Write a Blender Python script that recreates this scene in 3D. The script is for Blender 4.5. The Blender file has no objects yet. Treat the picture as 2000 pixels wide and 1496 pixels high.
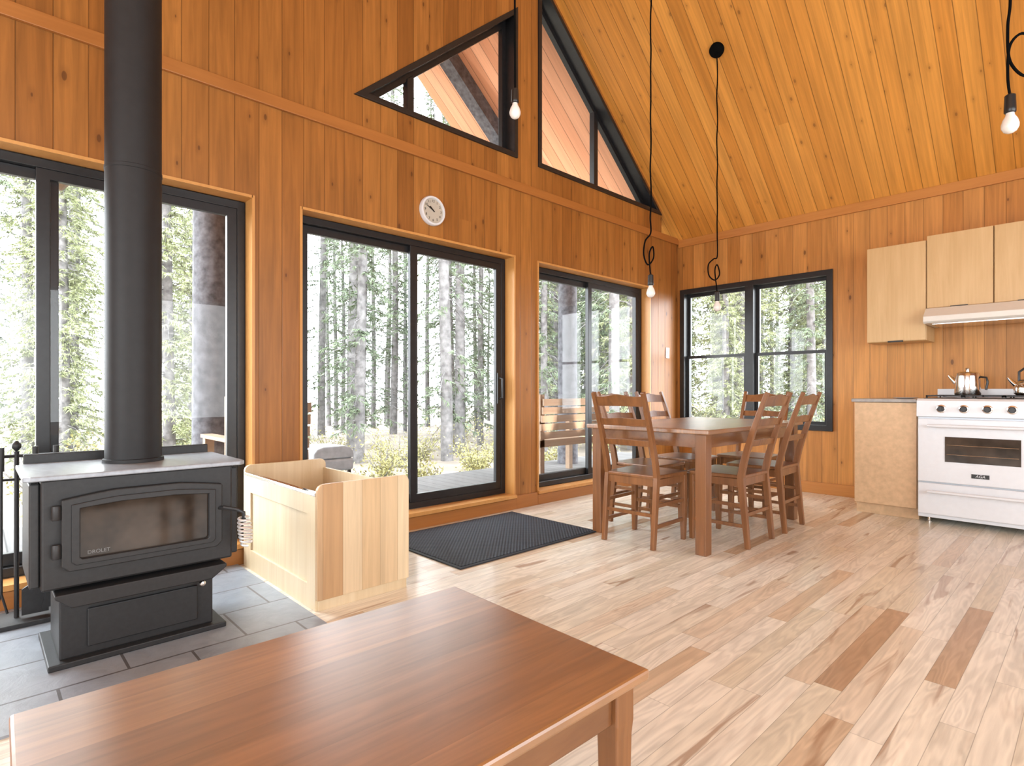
import bpy, math, random
from mathutils import Vector, Matrix
random.seed(7)
D=bpy.data; SC=bpy.context.scene; COL=SC.collection

# ------------------------------------------------------------------ materials
class NT:
    def __init__(s,name):
        s.m=D.materials.new(name); s.m.use_nodes=True
        s.t=s.m.node_tree; s.b=s.t.nodes['Principled BSDF']; s.out=s.t.nodes['Material Output']
        s._c=None
    def n(s,k,**kw):
        o=s.t.nodes.new(k)
        for a,b in kw.items(): setattr(o,a,b)
        return o
    def put(s,v,sock):
        if hasattr(v,'is_linked'): s.t.links.new(v,sock)
        else:
            if isinstance(v,tuple) and len(v)==3 and sock.type=='RGBA': v=v+(1,)
            sock.default_value=v
    def M(s,op,a,b=None,c=None):
        o=s.n('ShaderNodeMath',operation=op)
        for i,v in enumerate((a,b,c)):
            if v is not None: s.put(v,o.inputs[i])
        return o.outputs[0]
    def coord(s,kind='Object'):
        if s._c is None:
            tc=s.n('ShaderNodeTexCoord'); sp=s.n('ShaderNodeSeparateXYZ')
            s.t.links.new(tc.outputs[kind],sp.inputs[0]); s._c=(sp.outputs[0],sp.outputs[1],sp.outputs[2],tc.outputs[kind])
        return s._c
    def vec(s,x,y,z=0.0):
        o=s.n('ShaderNodeCombineXYZ')
        for i,v in enumerate((x,y,z)): s.put(v,o.inputs[i])
        return o.outputs[0]
    def noise(s,v,scale=1,detail=4,rough=.55,dist=0):
        o=s.n('ShaderNodeTexNoise'); s.t.links.new(v,o.inputs['Vector'])
        o.inputs['Scale'].default_value=scale;o.inputs['Detail'].default_value=detail
        o.inputs['Roughness'].default_value=rough;o.inputs['Distortion'].default_value=dist
        return o.outputs[0]
    def wn(s,v):
        o=s.n('ShaderNodeTexWhiteNoise',noise_dimensions='3D'); s.t.links.new(v,o.inputs['Vector']); return o.outputs[0]
    def ramp(s,f,stops,interp='LINEAR'):
        o=s.n('ShaderNodeValToRGB'); o.color_ramp.interpolation=interp
        e=o.color_ramp.elements
        while len(e)<len(stops): e.new(.5)
        for i,(p,c) in enumerate(stops):
            e[i].position=p; e[i].color=(c[0],c[1],c[2],1)
        s.put(f,o.inputs[0]); return o.outputs[0]
    def mr(s,v,a,b,c,d,smooth=True):
        o=s.n('ShaderNodeMapRange'); o.clamp=True
        if smooth:o.interpolation_type='SMOOTHSTEP'
        s.put(v,o.inputs[0])
        for i,x in enumerate((a,b,c,d)): o.inputs[i+1].default_value=x
        return o.outputs[0]
    def mix(s,f,a,b,blend='MIX'):
        o=s.n('ShaderNodeMix',data_type='RGBA',blend_type=blend)
        s.put(f,o.inputs[0]); s.put(a,o.inputs[6]); s.put(b,o.inputs[7]); return o.outputs[2]
    def bump(s,h,strength=.3,dist=.01):
        o=s.n('ShaderNodeBump'); o.inputs['Strength'].default_value=strength; o.inputs['Distance'].default_value=dist
        s.put(h,o.inputs['Height']); s.t.links.new(o.outputs[0],s.b.inputs['Normal'])
    def fin(s,col,rough=.5,metal=0,spec=.5,coat=0):
        s.put(col,s.b.inputs['Base Color']); s.put(rough,s.b.inputs['Roughness'])
        s.b.inputs['Metallic'].default_value=metal; s.b.inputs['Specular IOR Level'].default_value=spec
        s.b.inputs['Coat Weight'].default_value=coat; s.b.inputs['Coat Roughness'].default_value=.15
        return s.m

def sr(r,g,b):
    f=lambda c:(c/255/12.92) if c/255<=.04045 else ((c/255+.055)/1.055)**2.4
    return (f(r),f(g),f(b))

def planks(name,across,along,width,length,stops,grain=.35,groove=.03,gdark=.35,rough=.4,knots=True,rings=0.0,spec=.4,streak=None,gbump=.4,knotcol=(.07,.022,.006),goff=0.0,kd=2.2,ksize=.05,kamt=.8):
    s=NT(name); c=s.coord(); a=c['XYZ'.index(across)]; l=c['XYZ'.index(along)]
    if goff: a=s.M('ADD',a,goff)
    ra=s.M('DIVIDE',a,width); i=s.M('FLOOR',ra); f=s.M('FRACT',ra)
    r1=s.wn(s.vec(i,3.1,7.7))
    l2=s.M('ADD',s.M('DIVIDE',l,length),s.M('MULTIPLY',r1,7.3)); j=s.M('FLOOR',l2); g=s.M('FRACT',l2)
    r=s.wn(s.vec(i,j,1.3))
    r2=s.wn(s.vec(i,j,9.3))
    base=s.ramp(r,stops)
    gv=s.vec(s.M('MULTIPLY',a,38.0),s.M('MULTIPLY',l,1.6),s.M('MULTIPLY',r,40.0))
    n1=s.noise(gv,1.0,5,.6,.6)
    gv2=s.vec(s.M('MULTIPLY',a,9.0),s.M('MULTIPLY',l,1.1),s.M('MULTIPLY',r,31.0))
    n2=s.noise(gv2,1.0,3,.5,.4)
    k=s.M('ADD',s.mr(n1,.3,.7,1-grain,1+grain*.35,False),s.mr(n2,.3,.7,-grain*.45,grain*.3,False))
    if rings>0:
        w=s.M('SINE',s.M('MULTIPLY',n2,80.0)); k=s.M('ADD',k,s.M('MULTIPLY',w,rings))
    kk=s.n('ShaderNodeCombineColor'); 
    for q in range(3): s.put(k,kk.inputs[q])
    col=s.mix(1.0,base,kk.outputs[0],'MULTIPLY')
    if streak:
        scol,thr=streak
        n3=s.noise(s.vec(s.M('MULTIPLY',a,14.0),s.M('MULTIPLY',l,1.5),s.M('MULTIPLY',r2,60.0)),1.0,3,.5,1.0)
        sf=s.M('MULTIPLY',s.mr(n3,thr,thr+.12,0,1),s.mr(r2,.3,.8,.15,1))
        col=s.mix(s.M('MULTIPLY',sf,.7),col,scol)
    if knots:
        v=s.n('ShaderNodeTexVoronoi',voronoi_dimensions='2D')
        va=s.M('ADD',s.M('MULTIPLY',i,13.37),s.M('MULTIPLY',f,width*5.0))
        vl=s.M('ADD',s.M('MULTIPLY',l,kd),s.M('MULTIPLY',r1,53.0))
        s.t.links.new(s.vec(va,vl),v.inputs['Vector']); v.inputs['Scale'].default_value=1
        sepc=s.n('ShaderNodeSeparateColor'); s.t.links.new(v.outputs['Color'],sepc.inputs[0])
        sel=s.M('GREATER_THAN',sepc.outputs[0],.3)
        size=s.M('MULTIPLY',s.M('POWER',sepc.outputs[1],1.6),ksize)
        dd=s.M('SUBTRACT',v.outputs['Distance'],size)
        kf=s.M('MULTIPLY',s.mr(dd,.006,.024,1,0),sel)
        halo=s.M('MULTIPLY',s.mr(dd,.02,.12,.2,0),sel)
        col=s.mix(halo,col,knotcol); col=s.mix(s.M('MULTIPLY',kf,kamt),col,knotcol)
    e=s.M('MINIMUM',f,s.M('SUBTRACT',1.0,f))
    gl=s.mr(e,0.0,groove,gdark,1)
    if length<20:
        e2=s.M('MULTIPLY',s.M('MINIMUM',g,s.M('SUBTRACT',1.0,g)),length/width)
        gl=s.M('MINIMUM',gl,s.mr(e2,0.0,groove,gdark,1))
    gg=s.n('ShaderNodeCombineColor')
    for q in range(3): s.put(gl,gg.inputs[q])
    col=s.mix(1.0,col,gg.outputs[0],'MULTIPLY')
    if gbump: s.bump(s.M('ADD',gl,s.M('MULTIPLY',n1,.05)),gbump,.004)
    return s.fin(col,rough,spec=spec)

def wood(name,c1,c2,along='X',rough=.35,grain=1.0,spec=.5,coat=0,fig=30.0):
    s=NT(name); c=s.coord(); ax=['X','Y','Z']; q=[]
    for k in range(3): q.append(s.M('MULTIPLY',c[k],1.6 if ax[k]==along else fig))
    n=s.noise(s.vec(*q),1.0,5,.6,.7)
    q2=[s.M('MULTIPLY',c[k],.9 if ax[k]==along else 6.0) for k in range(3)]
    n2=s.noise(s.vec(*q2),1.0,2,.5,.4)
    f=s.M('ADD',s.M('MULTIPLY',n,.6),s.M('MULTIPLY',n2,.4))
    col=s.ramp(s.mr(f,.5-.22/grain,.5+.22/grain,0,1,False),[(0,c2),(1,c1)])
    return s.fin(col,rough,spec=spec,coat=coat)

def plain(name,col,rough=.5,metal=0,spec=.5,var=.12,scale=25,bump=0):
    s=NT(name); c=s.coord(); n=s.noise(c[3],scale,3)
    k=s.mr(n,.3,.7,1-var,1+var,False); kk=s.n('ShaderNodeCombineColor')
    for q in range(3): s.put(k,kk.inputs[q])
    cc=s.mix(1.0,col,kk.outputs[0],'MULTIPLY')
    if bump: s.bump(n,bump,.003)
    return s.fin(cc,rough,metal,spec)

def glassmat(name):
    s=NT(name); t=s.n('ShaderNodeBsdfTransparent'); t.inputs[0].default_value=(1,1,1,1)
    g=s.n('ShaderNodeBsdfGlossy'); g.inputs['Roughness'].default_value=.01
    lw=s.n('ShaderNodeLayerWeight'); lw.inputs[0].default_value=.5
    f=s.M('ADD',s.M('MULTIPLY',s.M('POWER',lw.outputs['Facing'],5.0),.6),.018)
    mx=s.n('ShaderNodeMixShader'); s.t.links.new(f,mx.inputs[0])
    s.t.links.new(t.outputs[0],mx.inputs[1]); s.t.links.new(g.outputs[0],mx.inputs[2])
    s.t.links.new(mx.outputs[0],s.out.inputs[0]); return s.m

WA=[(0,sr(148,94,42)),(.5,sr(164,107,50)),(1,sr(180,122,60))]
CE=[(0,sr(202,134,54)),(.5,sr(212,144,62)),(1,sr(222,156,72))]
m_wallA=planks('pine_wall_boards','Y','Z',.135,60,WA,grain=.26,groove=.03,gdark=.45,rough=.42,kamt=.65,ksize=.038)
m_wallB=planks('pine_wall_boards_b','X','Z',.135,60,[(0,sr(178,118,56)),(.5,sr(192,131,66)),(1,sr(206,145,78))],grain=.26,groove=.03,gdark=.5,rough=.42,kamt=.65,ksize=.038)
m_ceil=planks('pine_ceiling_boards','X','Y',.12,60,CE,grain=.24,groove=.04,gdark=.38,rough=.5,kd=3.4,ksize=.030,kamt=.55,knotcol=(.15,.055,.012))
m_trim=wood('pine_trim',sr(176,116,58),sr(156,98,46),'Y',.4)
m_trimX=wood('pine_trim_x',sr(198,136,70),sr(176,112,52),'X',.4)
m_rev=wood('pine_reveal',sr(212,158,92),sr(194,136,72),'Z',.4)
m_floor=planks('ash_floor_boards','X','Y',.086,.95,[(0,sr(222,213,192)),(.3,sr(232,225,209)),(.75,sr(239,234,221)),(.9,sr(226,211,189)),(.95,sr(208,184,156)),(1,sr(176,144,116))],
   grain=.16,groove=.02,gdark=.55,rough=.25,knots=False,rings=.07,spec=.6,streak=(sr(152,118,92),.57),gbump=.10)
m_red=planks('soffit_boards','X','Y',.13,60,[(0,(.66,.29,.15)),(1,(.80,.41,.24))],grain=.12,groove=.05,gdark=.4,rough=.6,knots=False)
m_black=plain('black_frame',(.014,.0145,.016),.35,var=.2)
m_glass=glassmat('window_glass')
m_iron=plain('matte_black_iron',(.018,.018,.019),.5,var=.2,scale=60,bump=.05)
m_irontop=plain('grey_iron_top',(.34,.37,.41),.32,metal=.2,var=.15,scale=40)
m_pipe=plain('flue_black',(.015,.015,.016),.55,var=.1,spec=.35)
m_fire=plain('fire_glass',(.05,.036,.026),.08,spec=.4,var=.6,scale=6)
m_chrome=plain('chrome',(.75,.74,.72),.15,metal=1,var=.03)
m_coil=plain('bright_coil',(.8,.8,.8),.35,metal=.6,var=.03)
m_white=plain('white_enamel',(.73,.76,.80),.22,var=.02)
m_cream=plain('cream_enamel',(.70,.67,.61),.3,var=.02)
m_plastic=plain('black_plastic',(.015,.015,.015),.35)
m_cord=plain('black_cord',(.006,.006,.006),1.0,spec=0.0)
m_paper=plain('clock_face_paper',(.50,.47,.40),.6,var=.03)
m_walnut=wood('table_wood',sr(138,92,56),sr(100,62,36),'Y',.24,spec=.6,coat=.4,fig=24)
m_walX=wood('chair_wood',sr(146,97,58),sr(98,61,34),'Z',.3,spec=.5,coat=.2)
m_maple=wood('maple_panel',sr(224,206,174),sr(204,180,142),'Z',.4)
m_mapleT=wood('maple_cabinet',sr(216,184,136),sr(192,156,106),'Z',.35)
m_birds=plain('birdseye_maple',sr(206,172,134),.4,var=.10,scale=30)
m_crate=planks('crate_boards','Y','Z',.098,60,[(0,sr(222,200,166)),(.35,sr(206,174,132)),(.6,sr(224,204,170)),(.85,sr(186,148,108)),(1,sr(196,160,118))],grain=.16,groove=.02,gdark=.6,rough=.4,knots=False,gbump=.1,goff=.02)
m_counter=plain('grey_laminate',(.36,.34,.32),.3,var=.2)
m_bulb=plain('frosted_bulb',(.85,.82,.78),.12,var=.01)
m_deck=planks('deck_boards','Y','X',.14,60,[(0,(.115,.112,.112)),(1,(.155,.15,.148))],grain=.2,groove=.06,gdark=.25,rough=.7,knots=False)
m_bark=plain('bark',(.16,.152,.152),.9,var=.45,scale=9)
m_barkpost=plain('post_bark',(.10,.10,.112),.85,var=.5,scale=18,bump=.5)
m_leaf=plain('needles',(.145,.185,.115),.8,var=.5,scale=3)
m_leaf2=plain('needles_sunlit',(.31,.34,.19),.8,var=.5,scale=3)  # lighter copy of the needles, sunlit look put into the colour
m_bush=plain('bush_leaves',(.33,.31,.13),.8,var=.4,scale=6)
m_ground=plain('forest_ground',(.22,.185,.15),.95,var=.4,scale=1.2)
m_slat=wood('weathered_slats',(.34,.23,.15),(.24,.15,.09),'Y',.6)
m_greyp=plain('grey_lid',(.42,.45,.48),.45)
m_letter=plain('grey_letters',(.20,.20,.20),.5)
m_canvas=plain('cream_canvas',(.30,.27,.22),.7)
s=NT('ribbed_mat'); c=s.coord()
w=s.M('MULTIPLY',s.M('SINE',s.M('MULTIPLY',c[0],230.0)),s.M('SINE',s.M('MULTIPLY',c[1],230.0)))
s.bump(w,.8,.004)
m_mat=s.fin(s.ramp(s.mr(w,-.8,.8,0,1),[(0,(.007,.011,.018)),(1,(.034,.048,.072))]),.75)
m_matb=plain('mat_border',(.014,.018,.026),.7)
s=NT('slate_tiles'); c=s.coord()
br=s.n('ShaderNodeTexBrick'); s.t.links.new(s.vec(c[1],c[0]),br.inputs['Vector'])
br.inputs['Scale'].default_value=1; br.inputs['Brick Width'].default_value=.40; br.inputs['Row Height'].default_value=.30; br.inputs['Mortar Size'].default_value=.005
br.inputs['Color1'].default_value=(.24,.275,.32,1); br.inputs['Color2'].default_value=(.31,.345,.39,1); br.inputs['Mortar'].default_value=(.11,.11,.115,1)
n=s.noise(c[3],9,7,.65,.8)
s.bump(n,.25,.010); kk=s.n('ShaderNodeCombineColor'); k=s.mr(n,.3,.7,.85,1.15,False)
for q in range(3): s.put(k,kk.inputs[q])
m_slate=s.fin(s.mix(1.0,br.outputs[0],kk.outputs[0],'MULTIPLY'),.34)

# ------------------------------------------------------------------ mesh builder
class MB:
    def __init__(s): s.v=[]; s.f=[]
    def box(s,x0,x1,y0,y1,z0,z1):
        b=len(s.v); s.v+=[(x,y,z) for z in (z0,z1) for y in (y0,y1) for x in (x0,x1)]
        s.f+=[tuple(b+i for i in q) for q in ((0,2,3,1),(4,5,7,6),(0,1,5,4),(2,6,7,3),(0,4,6,2),(1,3,7,5))]; return s
    def prism(s,pts,a0,a1,axis='X'):
        b=len(s.v); n=len(pts)
        P={'X':lambda p,a:(a,p[0],p[1]),'Y':lambda p,a:(p[0],a,p[1]),'Z':lambda p,a:(p[0],p[1],a)}[axis]
        s.v+=[P(p,a0) for p in pts]+[P(p,a1) for p in pts]
        s.f.append(tuple(b+i for i in range(n-1,-1,-1))); s.f.append(tuple(b+n+i for i in range(n)))
        for i in range(n): j=(i+1)%n; s.f.append((b+i,b+j,b+n+j,b+n+i))
        return s
    def ring(s,outer,inner,a0,a1,axis='X'):
        b=len(s.v); n=len(outer)
        P={'X':lambda p,a:(a,p[0],p[1]),'Y':lambda p,a:(p[0],a,p[1]),'Z':lambda p,a:(p[0],p[1],a)}[axis]
        for L,a in ((outer,a0),(inner,a0),(outer,a1),(inner,a1)): s.v+=[P(p,a) for p in L]
        for i in range(n):
            j=(i+1)%n
            s.f+=[(b+i,b+j,b+n+j,b+n+i),(b+2*n+i,b+3*n+i,b+3*n+j,b+2*n+j),(b+i,b+2*n+i,b+2*n+j,b+j),(b+n+i,b+n+j,b+3*n+j,b+3*n+i)]
        return s
    def tube(s,pts,rad,n=8,cap=True):
        pts=[Vector(p) for p in pts]; b=len(s.v)
        if not hasattr(rad,'__len__'): rad=[rad]*len(pts)
        up=None
        for i,p in enumerate(pts):
            t=(pts[min(i+1,len(pts)-1)]-pts[max(i-1,0)]).normalized()
            if up is None:
                up=Vector((1,0,0)) if abs(t.x)<.8 else Vector((0,1,0))
            a=(up-t*up.dot(t)).normalized(); c=t.cross(a); up=a
            for k in range(n):
                th=2*math.pi*k/n; s.v.append(tuple(p+(a*math.cos(th)+c*math.sin(th))*rad[i]))
        for i in range(len(pts)-1):
            for k in range(n):
                k2=(k+1)%n; s.f.append((b+i*n+k,b+i*n+k2,b+(i+1)*n+k2,b+(i+1)*n+k))
        if cap:
            s.f.append(tuple(b+k for k in range(n-1,-1,-1))); e=b+(len(pts)-1)*n; s.f.append(tuple(e+k for k in range(n)))
        return s
    def rect(s,pts,w,d,ref=(1,0,0)):
        pts=[Vector(p) for p in pts]; R=Vector(ref); b=len(s.v)
        if not hasattr(w,'__len__'): w=[w]*len(pts)
        if not hasattr(d,'__len__'): d=[d]*len(pts)
        for i,p in enumerate(pts):
            t=(pts[min(i+1,len(pts)-1)]-pts[max(i-1,0)]).normalized(); nn=t.cross(R).normalized()
            for (a,c) in ((-1,-1),(1,-1),(1,1),(-1,1)): s.v.append(tuple(p+R*a*w[i]/2+nn*c*d[i]/2))
        for i in range(len(pts)-1):
            for k in range(4):
                k2=(k+1)%4; s.f.append((b+i*4+k,b+i*4+k2,b+(i+1)*4+k2,b+(i+1)*4+k))
        s.f.append((b+3,b+2,b+1,b)); e=b+(len(pts)-1)*4; s.f.append((e,e+1,e+2,e+3)); return s
    def lathe(s,prof,c=(0,0,0),n=24,axis='Z'):
        b=len(s.v)
        for r,h in prof:
            for k in range(n):
                th=2*math.pi*k/n; a,e=r*math.cos(th),r*math.sin(th)
                p={'Z':(a,e,h),'X':(h,a,e),'Y':(e,h,a)}[axis]
                s.v.append((p[0]+c[0],p[1]+c[1],p[2]+c[2]))
        for i in range(len(prof)-1):
            for k in range(n):
                k2=(k+1)%n; s.f.append((b+i*n+k,b+i*n+k2,b+(i+1)*n+k2,b+(i+1)*n+k))
        s.f.append(tuple(b+k for k in range(n-1,-1,-1))); e=b+(len(prof)-1)*n; s.f.append(tuple(e+k for k in range(n)))
        return s
    def obj(s,name,mat,origin=(0,0,0),bevel=0,smooth=False,parent=None,label=None,**kw):
        me=D.meshes.new(name)
        o0=Vector(origin)
        me.from_pydata([tuple(Vector(p)-o0) for p in s.v],[],s.f); me.validate(); me.update()
        import bmesh
        bm=bmesh.new(); bm.from_mesh(me); bmesh.ops.recalc_face_normals(bm,faces=bm.faces); bm.to_mesh(me); bm.free()
        me.materials.append(mat); ob=D.objects.new(name,me); COL.objects.link(ob)
        if smooth:
            for p in me.polygons: p.use_smooth=True
            try: me.set_sharp_from_angle(angle=math.radians(40))
            except Exception: pass
        if bevel:
            m=ob.modifiers.new('bevel','BEVEL'); m.width=bevel; m.segments=2; m.limit_method='ANGLE'
        if parent is not None: ob.parent=parent
        else: ob.location=o0
        if label: ob['label']=label
        for k,v in kw.items(): ob[k]=v
        return ob
def root(name,loc,label,cat,**kw):
    e=D.objects.new(name,None); e.empty_display_size=.1; e.location=loc; COL.objects.link(e)
    e['label']=label; e['category']=cat
    for k,v in kw.items(): e[k]=v
    return e
def struct(ob): ob['kind']='structure'; return ob
def part(mb,name,mat,rt,parent=None,**kw):
    return mb.obj(name,mat,origin=tuple(rt.location),parent=parent or rt,**kw)
def text(name,body,size,mat,loc,rot,rt,parent=None,ext=.0006,label=None,shear=0):
    cu=D.curves.new(name+'_curve','FONT'); cu.body=body; cu.size=size; cu.extrude=ext; cu.align_x='CENTER'; cu.align_y='CENTER'; cu.shear=shear
    t=D.objects.new(name+'_tmp',cu); COL.objects.link(t); bpy.context.view_layer.update()
    me=D.meshes.new_from_object(t.evaluated_get(bpy.context.evaluated_depsgraph_get())); D.objects.remove(t)
    me.materials.clear(); me.materials.append(mat)
    ob=D.objects.new(name,me); COL.objects.link(ob); ob.parent=parent or rt
    ob.location=Vector(loc)-Vector(rt.location); ob.rotation_euler=rot
    if label: ob['label']=label
    return ob
def clone(rt,loc,rotz,label=None,scale=None):
    r=rt.copy(); COL.objects.link(r); r.location=loc; r.rotation_euler=(0,0,rotz)
    if scale: r.scale=scale
    if label: r['label']=label
    def rec(src,dst):
        for ch in src.children:
            c=ch.copy(); COL.objects.link(c); c.parent=dst; rec(ch,c)
    rec(rt,r); return r

# ------------------------------------------------------------------ room
XW=-3.44; XO=-3.64; YN=5.95; E0=2.73; SL=.849; YR=3.0
ZT=E0+SL*(YN-YR); LS=.30
def ceil(y): return E0+SL*(YN-y) if y>=YR else ZT-LS*(YR-y)
YS=-3.2; XE=3.2
DZ0,DZ1=.115,2.13
doors=[(-.66,1.176),(1.469,3.297),(3.59,5.36)]
w=MB()
prev=YS
for a,b in doors:
    w.box(XO,XW,prev,a,0,2.75); w.box(XO,XW,a,b,0,DZ0); w.box(XO,XW,a,b,DZ1,2.75); prev=b
w.box(XO,XW,prev,YN+.2,0,2.75)
w.box(XO,XW,YS,5.6,2.75,2.97)
e=.06
w.prism([(YS,2.97),(1.822,2.97),(1.822,ceil(1.822)+e),(YS,ceil(YS)+e)],XO,XW)
w.prism([(1.822,2.97),(3.335,4.255),(3.335,ceil(3.335)+e),(3.0,ZT+e),(1.822,ceil(1.822)+e)],XO,XW)
w.prism([(3.335,2.97),(3.59,2.97),(3.59,ceil(3.59)+e),(3.335,ceil(3.335)+e)],XO,XW)
w.prism([(3.59,4.677),(5.60,2.97),(5.60,ceil(5.6)+e),(3.59,ceil(3.59)+e)],XO,XW)
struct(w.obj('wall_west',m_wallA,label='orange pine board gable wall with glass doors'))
w=MB(); WX0,WX1,WZ0,WZ1=-3.40,-1.79,.61,2.165
w.box(XW,WX0,YN,YN+.2,0,2.8).box(WX0,WX1,YN,YN+.2,0,WZ0).box(WX0,WX1,YN,YN+.2,WZ1,2.8).box(WX1,XE,YN,YN+.2,0,2.8)
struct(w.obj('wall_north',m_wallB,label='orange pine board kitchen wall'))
w=MB(); 
for a,b,c,d_ in ((YS,-2.4,0,ceil(YS)),(-2.4,4.2,0,.5),(-2.4,4.2,2.5,3.3),(4.2,YN+.2,0,2.75)): w.box(XE,XE+.2,a,b,c,d_)
w.prism([(YS,3.3),(4.2,3.3),(4.2,ceil(4.2)+e),(YR,ZT+e),(YS,ceil(YS)+e)],XE,XE+.2)
w.prism([(4.2,2.75),(YN,2.75),(4.2,ceil(4.2)+e)],XE,XE+.2)
struct(w.obj('wall_east',m_wallA,label='orange pine board wall with wide opening added for fill light'))  # unseen wall, its opening added to let fill light in
w=MB(); w.box(XW,XE,YS-.2,YS,0,.5).box(XW,-2.4,YS-.2,YS,.5,2.5).box(2.2,XE,YS-.2,YS,.5,2.5).box(XW,XE,YS-.2,YS,2.5,ceil(YS)+.1)
struct(w.obj('wall_south',m_wallB,label='orange pine board wall with wide opening added for fill light'))  # opening behind the camera, also added for fill light
w=MB(); w.box(XO,XE+.2,YS-.2,YN+.2,-.15,0); struct(w.obj('floor',m_floor,label='pale ash plank floor with brown streaks'))
w=MB()
w.prism([(YN+.25,ceil(YN)-SL*.25),(YN+.25,ceil(YN)-SL*.25+.2),(YR,ZT+.2),(YS-.2,ceil(YS-.2)+.2),(YS-.2,ceil(YS-.2)),(YR,ZT)],XO,XE+.2)
struct(w.obj('ceiling',m_ceil,label='sloping knotty pine board ceiling'))
struct(MB().box(XW,XW+.022,YS,YN,2.695,2.768).obj('trim_1',m_trim,bevel=.003,label='horizontal pine trim band'))
struct(MB().box(XW+.022,XE,YN-.022,YN,2.66,2.745).obj('trim_2',m_trimX,bevel=.003,label='pine trim band under ceiling'))
tn=3
for a,b in doors:
    t=.012; x0,x1=-3.54,XW+.010
    mb=MB().box(x0,x1,b-.004,b+.012,DZ0,DZ1+.012).box(x0,x1,a-.012,a+.004,DZ0,DZ1+.012).box(x0,x1,a,b,DZ1-.004,DZ1+.012).box(x0,x1+.02,a-.012,b+.012,DZ0-.02,DZ0+.006)
    struct(mb.obj('trim_%d'%tn,m_rev,label='pine lining around glass door')); tn+=1
bb=MB(); 
for a,b in ((YS,doors[0][0]-.016),(doors[0][1]+.016,doors[1][0]-.016),(doors[1][1]+.016,doors[2][0]-.016),(doors[2][1]+.016,YN)): bb.box(XW,XW+.018,a,b,0,.11)
for a,b in doors: bb.box(XW,XW+.018,a-.016,b+.016,0,.09)
struct(bb.obj('baseboard_west',m_trim,bevel=.003,label='pine baseboard'))
struct(MB().box(XW+.018,-1.43,YN-.018,YN,0,.11).obj('baseboard_north',m_trimX,bevel=.003,label='pine baseboard'))

# glass doors
for n,(a,b) in enumerate(doors,1):
    a+=.004;b-=.004; z0,z1=DZ0+.008,DZ1-.006; xo,xi=-3.635,-3.545
    rt=root('door_%d'%n,(xi,(a+b)/2,z0),'black framed sliding glass patio door','door',kind='structure')
    R=lambda y0,y1,za,zb:[(y0,za),(y1,za),(y1,zb),(y0,zb)]
    fr=MB().ring(R(a,b,z0,z1),R(a+.045,b-.045,z0+.045,z1-.045),xo,xi)
    part(fr,'frame',m_black,rt,bevel=.003)
    mid=(a+b)/2
    for k,(p,q,xa) in enumerate(((a+.045,mid+.045,-3.60),(mid-.045,b-.045,-3.565))):
        za,zb=z0+.045,z1-.045
        sash=part(MB().ring(R(p,q,za,zb),R(p+.055,q-.055,za+.06,zb-.05),xa-.017,xa+.017),'sash',m_black,rt,bevel=.003)
        part(MB().box(xa-.004,xa+.004,p+.05,q-.05,za+.055,zb-.045),'glass_pane',m_glass,rt,parent=sash)
    if n==2:
        yh=b-.045-.028
        h=MB().tube([(-3.548,yh,.93),(-3.50,yh,.94),(-3.50,yh,1.10),(-3.548,yh,1.11)],.010,8)
        h.box(-3.548,-3.535,yh-.02,yh+.02,.89,1.15)
        part(h,'door_handle',m_plastic,rt,smooth=True)

# gable windows
def inset(poly,d):
    c=[sum(p[i] for p in poly)/len(poly) for i in (0,1)]; n=len(poly); L=[]
    for i in range(n):
        p,q=poly[i],poly[(i+1)%n]; ex,ey=q[0]-p[0],q[1]-p[1]; l=math.hypot(ex,ey); nx,ny=-ey/l,ex/l
        if (c[0]-p[0])*nx+(c[1]-p[1])*ny<0: nx,ny=-nx,-ny
        L.append(((p[0]+nx*d,p[1]+ny*d),(ex,ey)))
    out=[]
    for i in range(n):
        (p,e1),(q,e2)=L[i-1],L[i]; det=e1[0]*e2[1]-e1[1]*e2[0]
        t=((q[0]-p[0])*e2[1]-(q[1]-p[1])*e2[0])/det; out.append((p[0]+e1[0]*t,p[1]+e1[1]*t))
    return out
tris=[([(1.822,2.97),(3.335,2.97),(3.335,4.255)],2.33),([(3.59,2.97),(5.60,2.97),(3.59,4.677)],4.53)]
for n,(T,ym) in enumerate(tris,1):
    rt=root('window_%d'%n,(-3.5,T[0][0],2.97),'black framed triangular gable window','window',kind='structure')
    T0=inset(T,.001); part(MB().ring(T0,inset(T,.04),-3.60,-3.425),'frame',m_black,rt,bevel=.003)
    I=inset(T,.035); J=inset(T,.08)
    sash=MB().ring(I,J,-3.59,-3.54)
    def ztop(y):
        if n==1: return J[0][1]+(J[2][1]-J[0][1])*(y-J[0][0])/(J[2][0]-J[0][0])
        return J[1][1]+(J[2][1]-J[1][1])*(y-J[1][0])/(J[2][0]-J[1][0])
    sash.prism([(ym-.03,J[0][1]-.01),(ym+.03,J[0][1]-.01),(ym+.03,ztop(ym+.03)+.02),(ym-.03,ztop(ym-.03)+.02)],-3.59,-3.53)
    so=part(sash,'sash',m_black,rt,bevel=.003)
    part(MB().prism(inset(T,.06),-3.57,-3.562),'glass_pane',m_glass,rt,parent=so)
rt=root('window_3',((WX0+WX1)/2,YN,WZ0),'black framed pair of double hung windows','window',kind='structure')
R=lambda a,b,c,d:[(a,c),(b,c),(b,d),(a,d)]
o=R(WX0,WX1,WZ0,WZ1); part(MB().ring(o,inset(o,.055),YN-.022,YN+.15,'Y').box(-2.595-.045,-2.595+.045,YN-.018,YN+.14,WZ0+.05,WZ1-.05),'frame',m_black,rt,bevel=.003)
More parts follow.
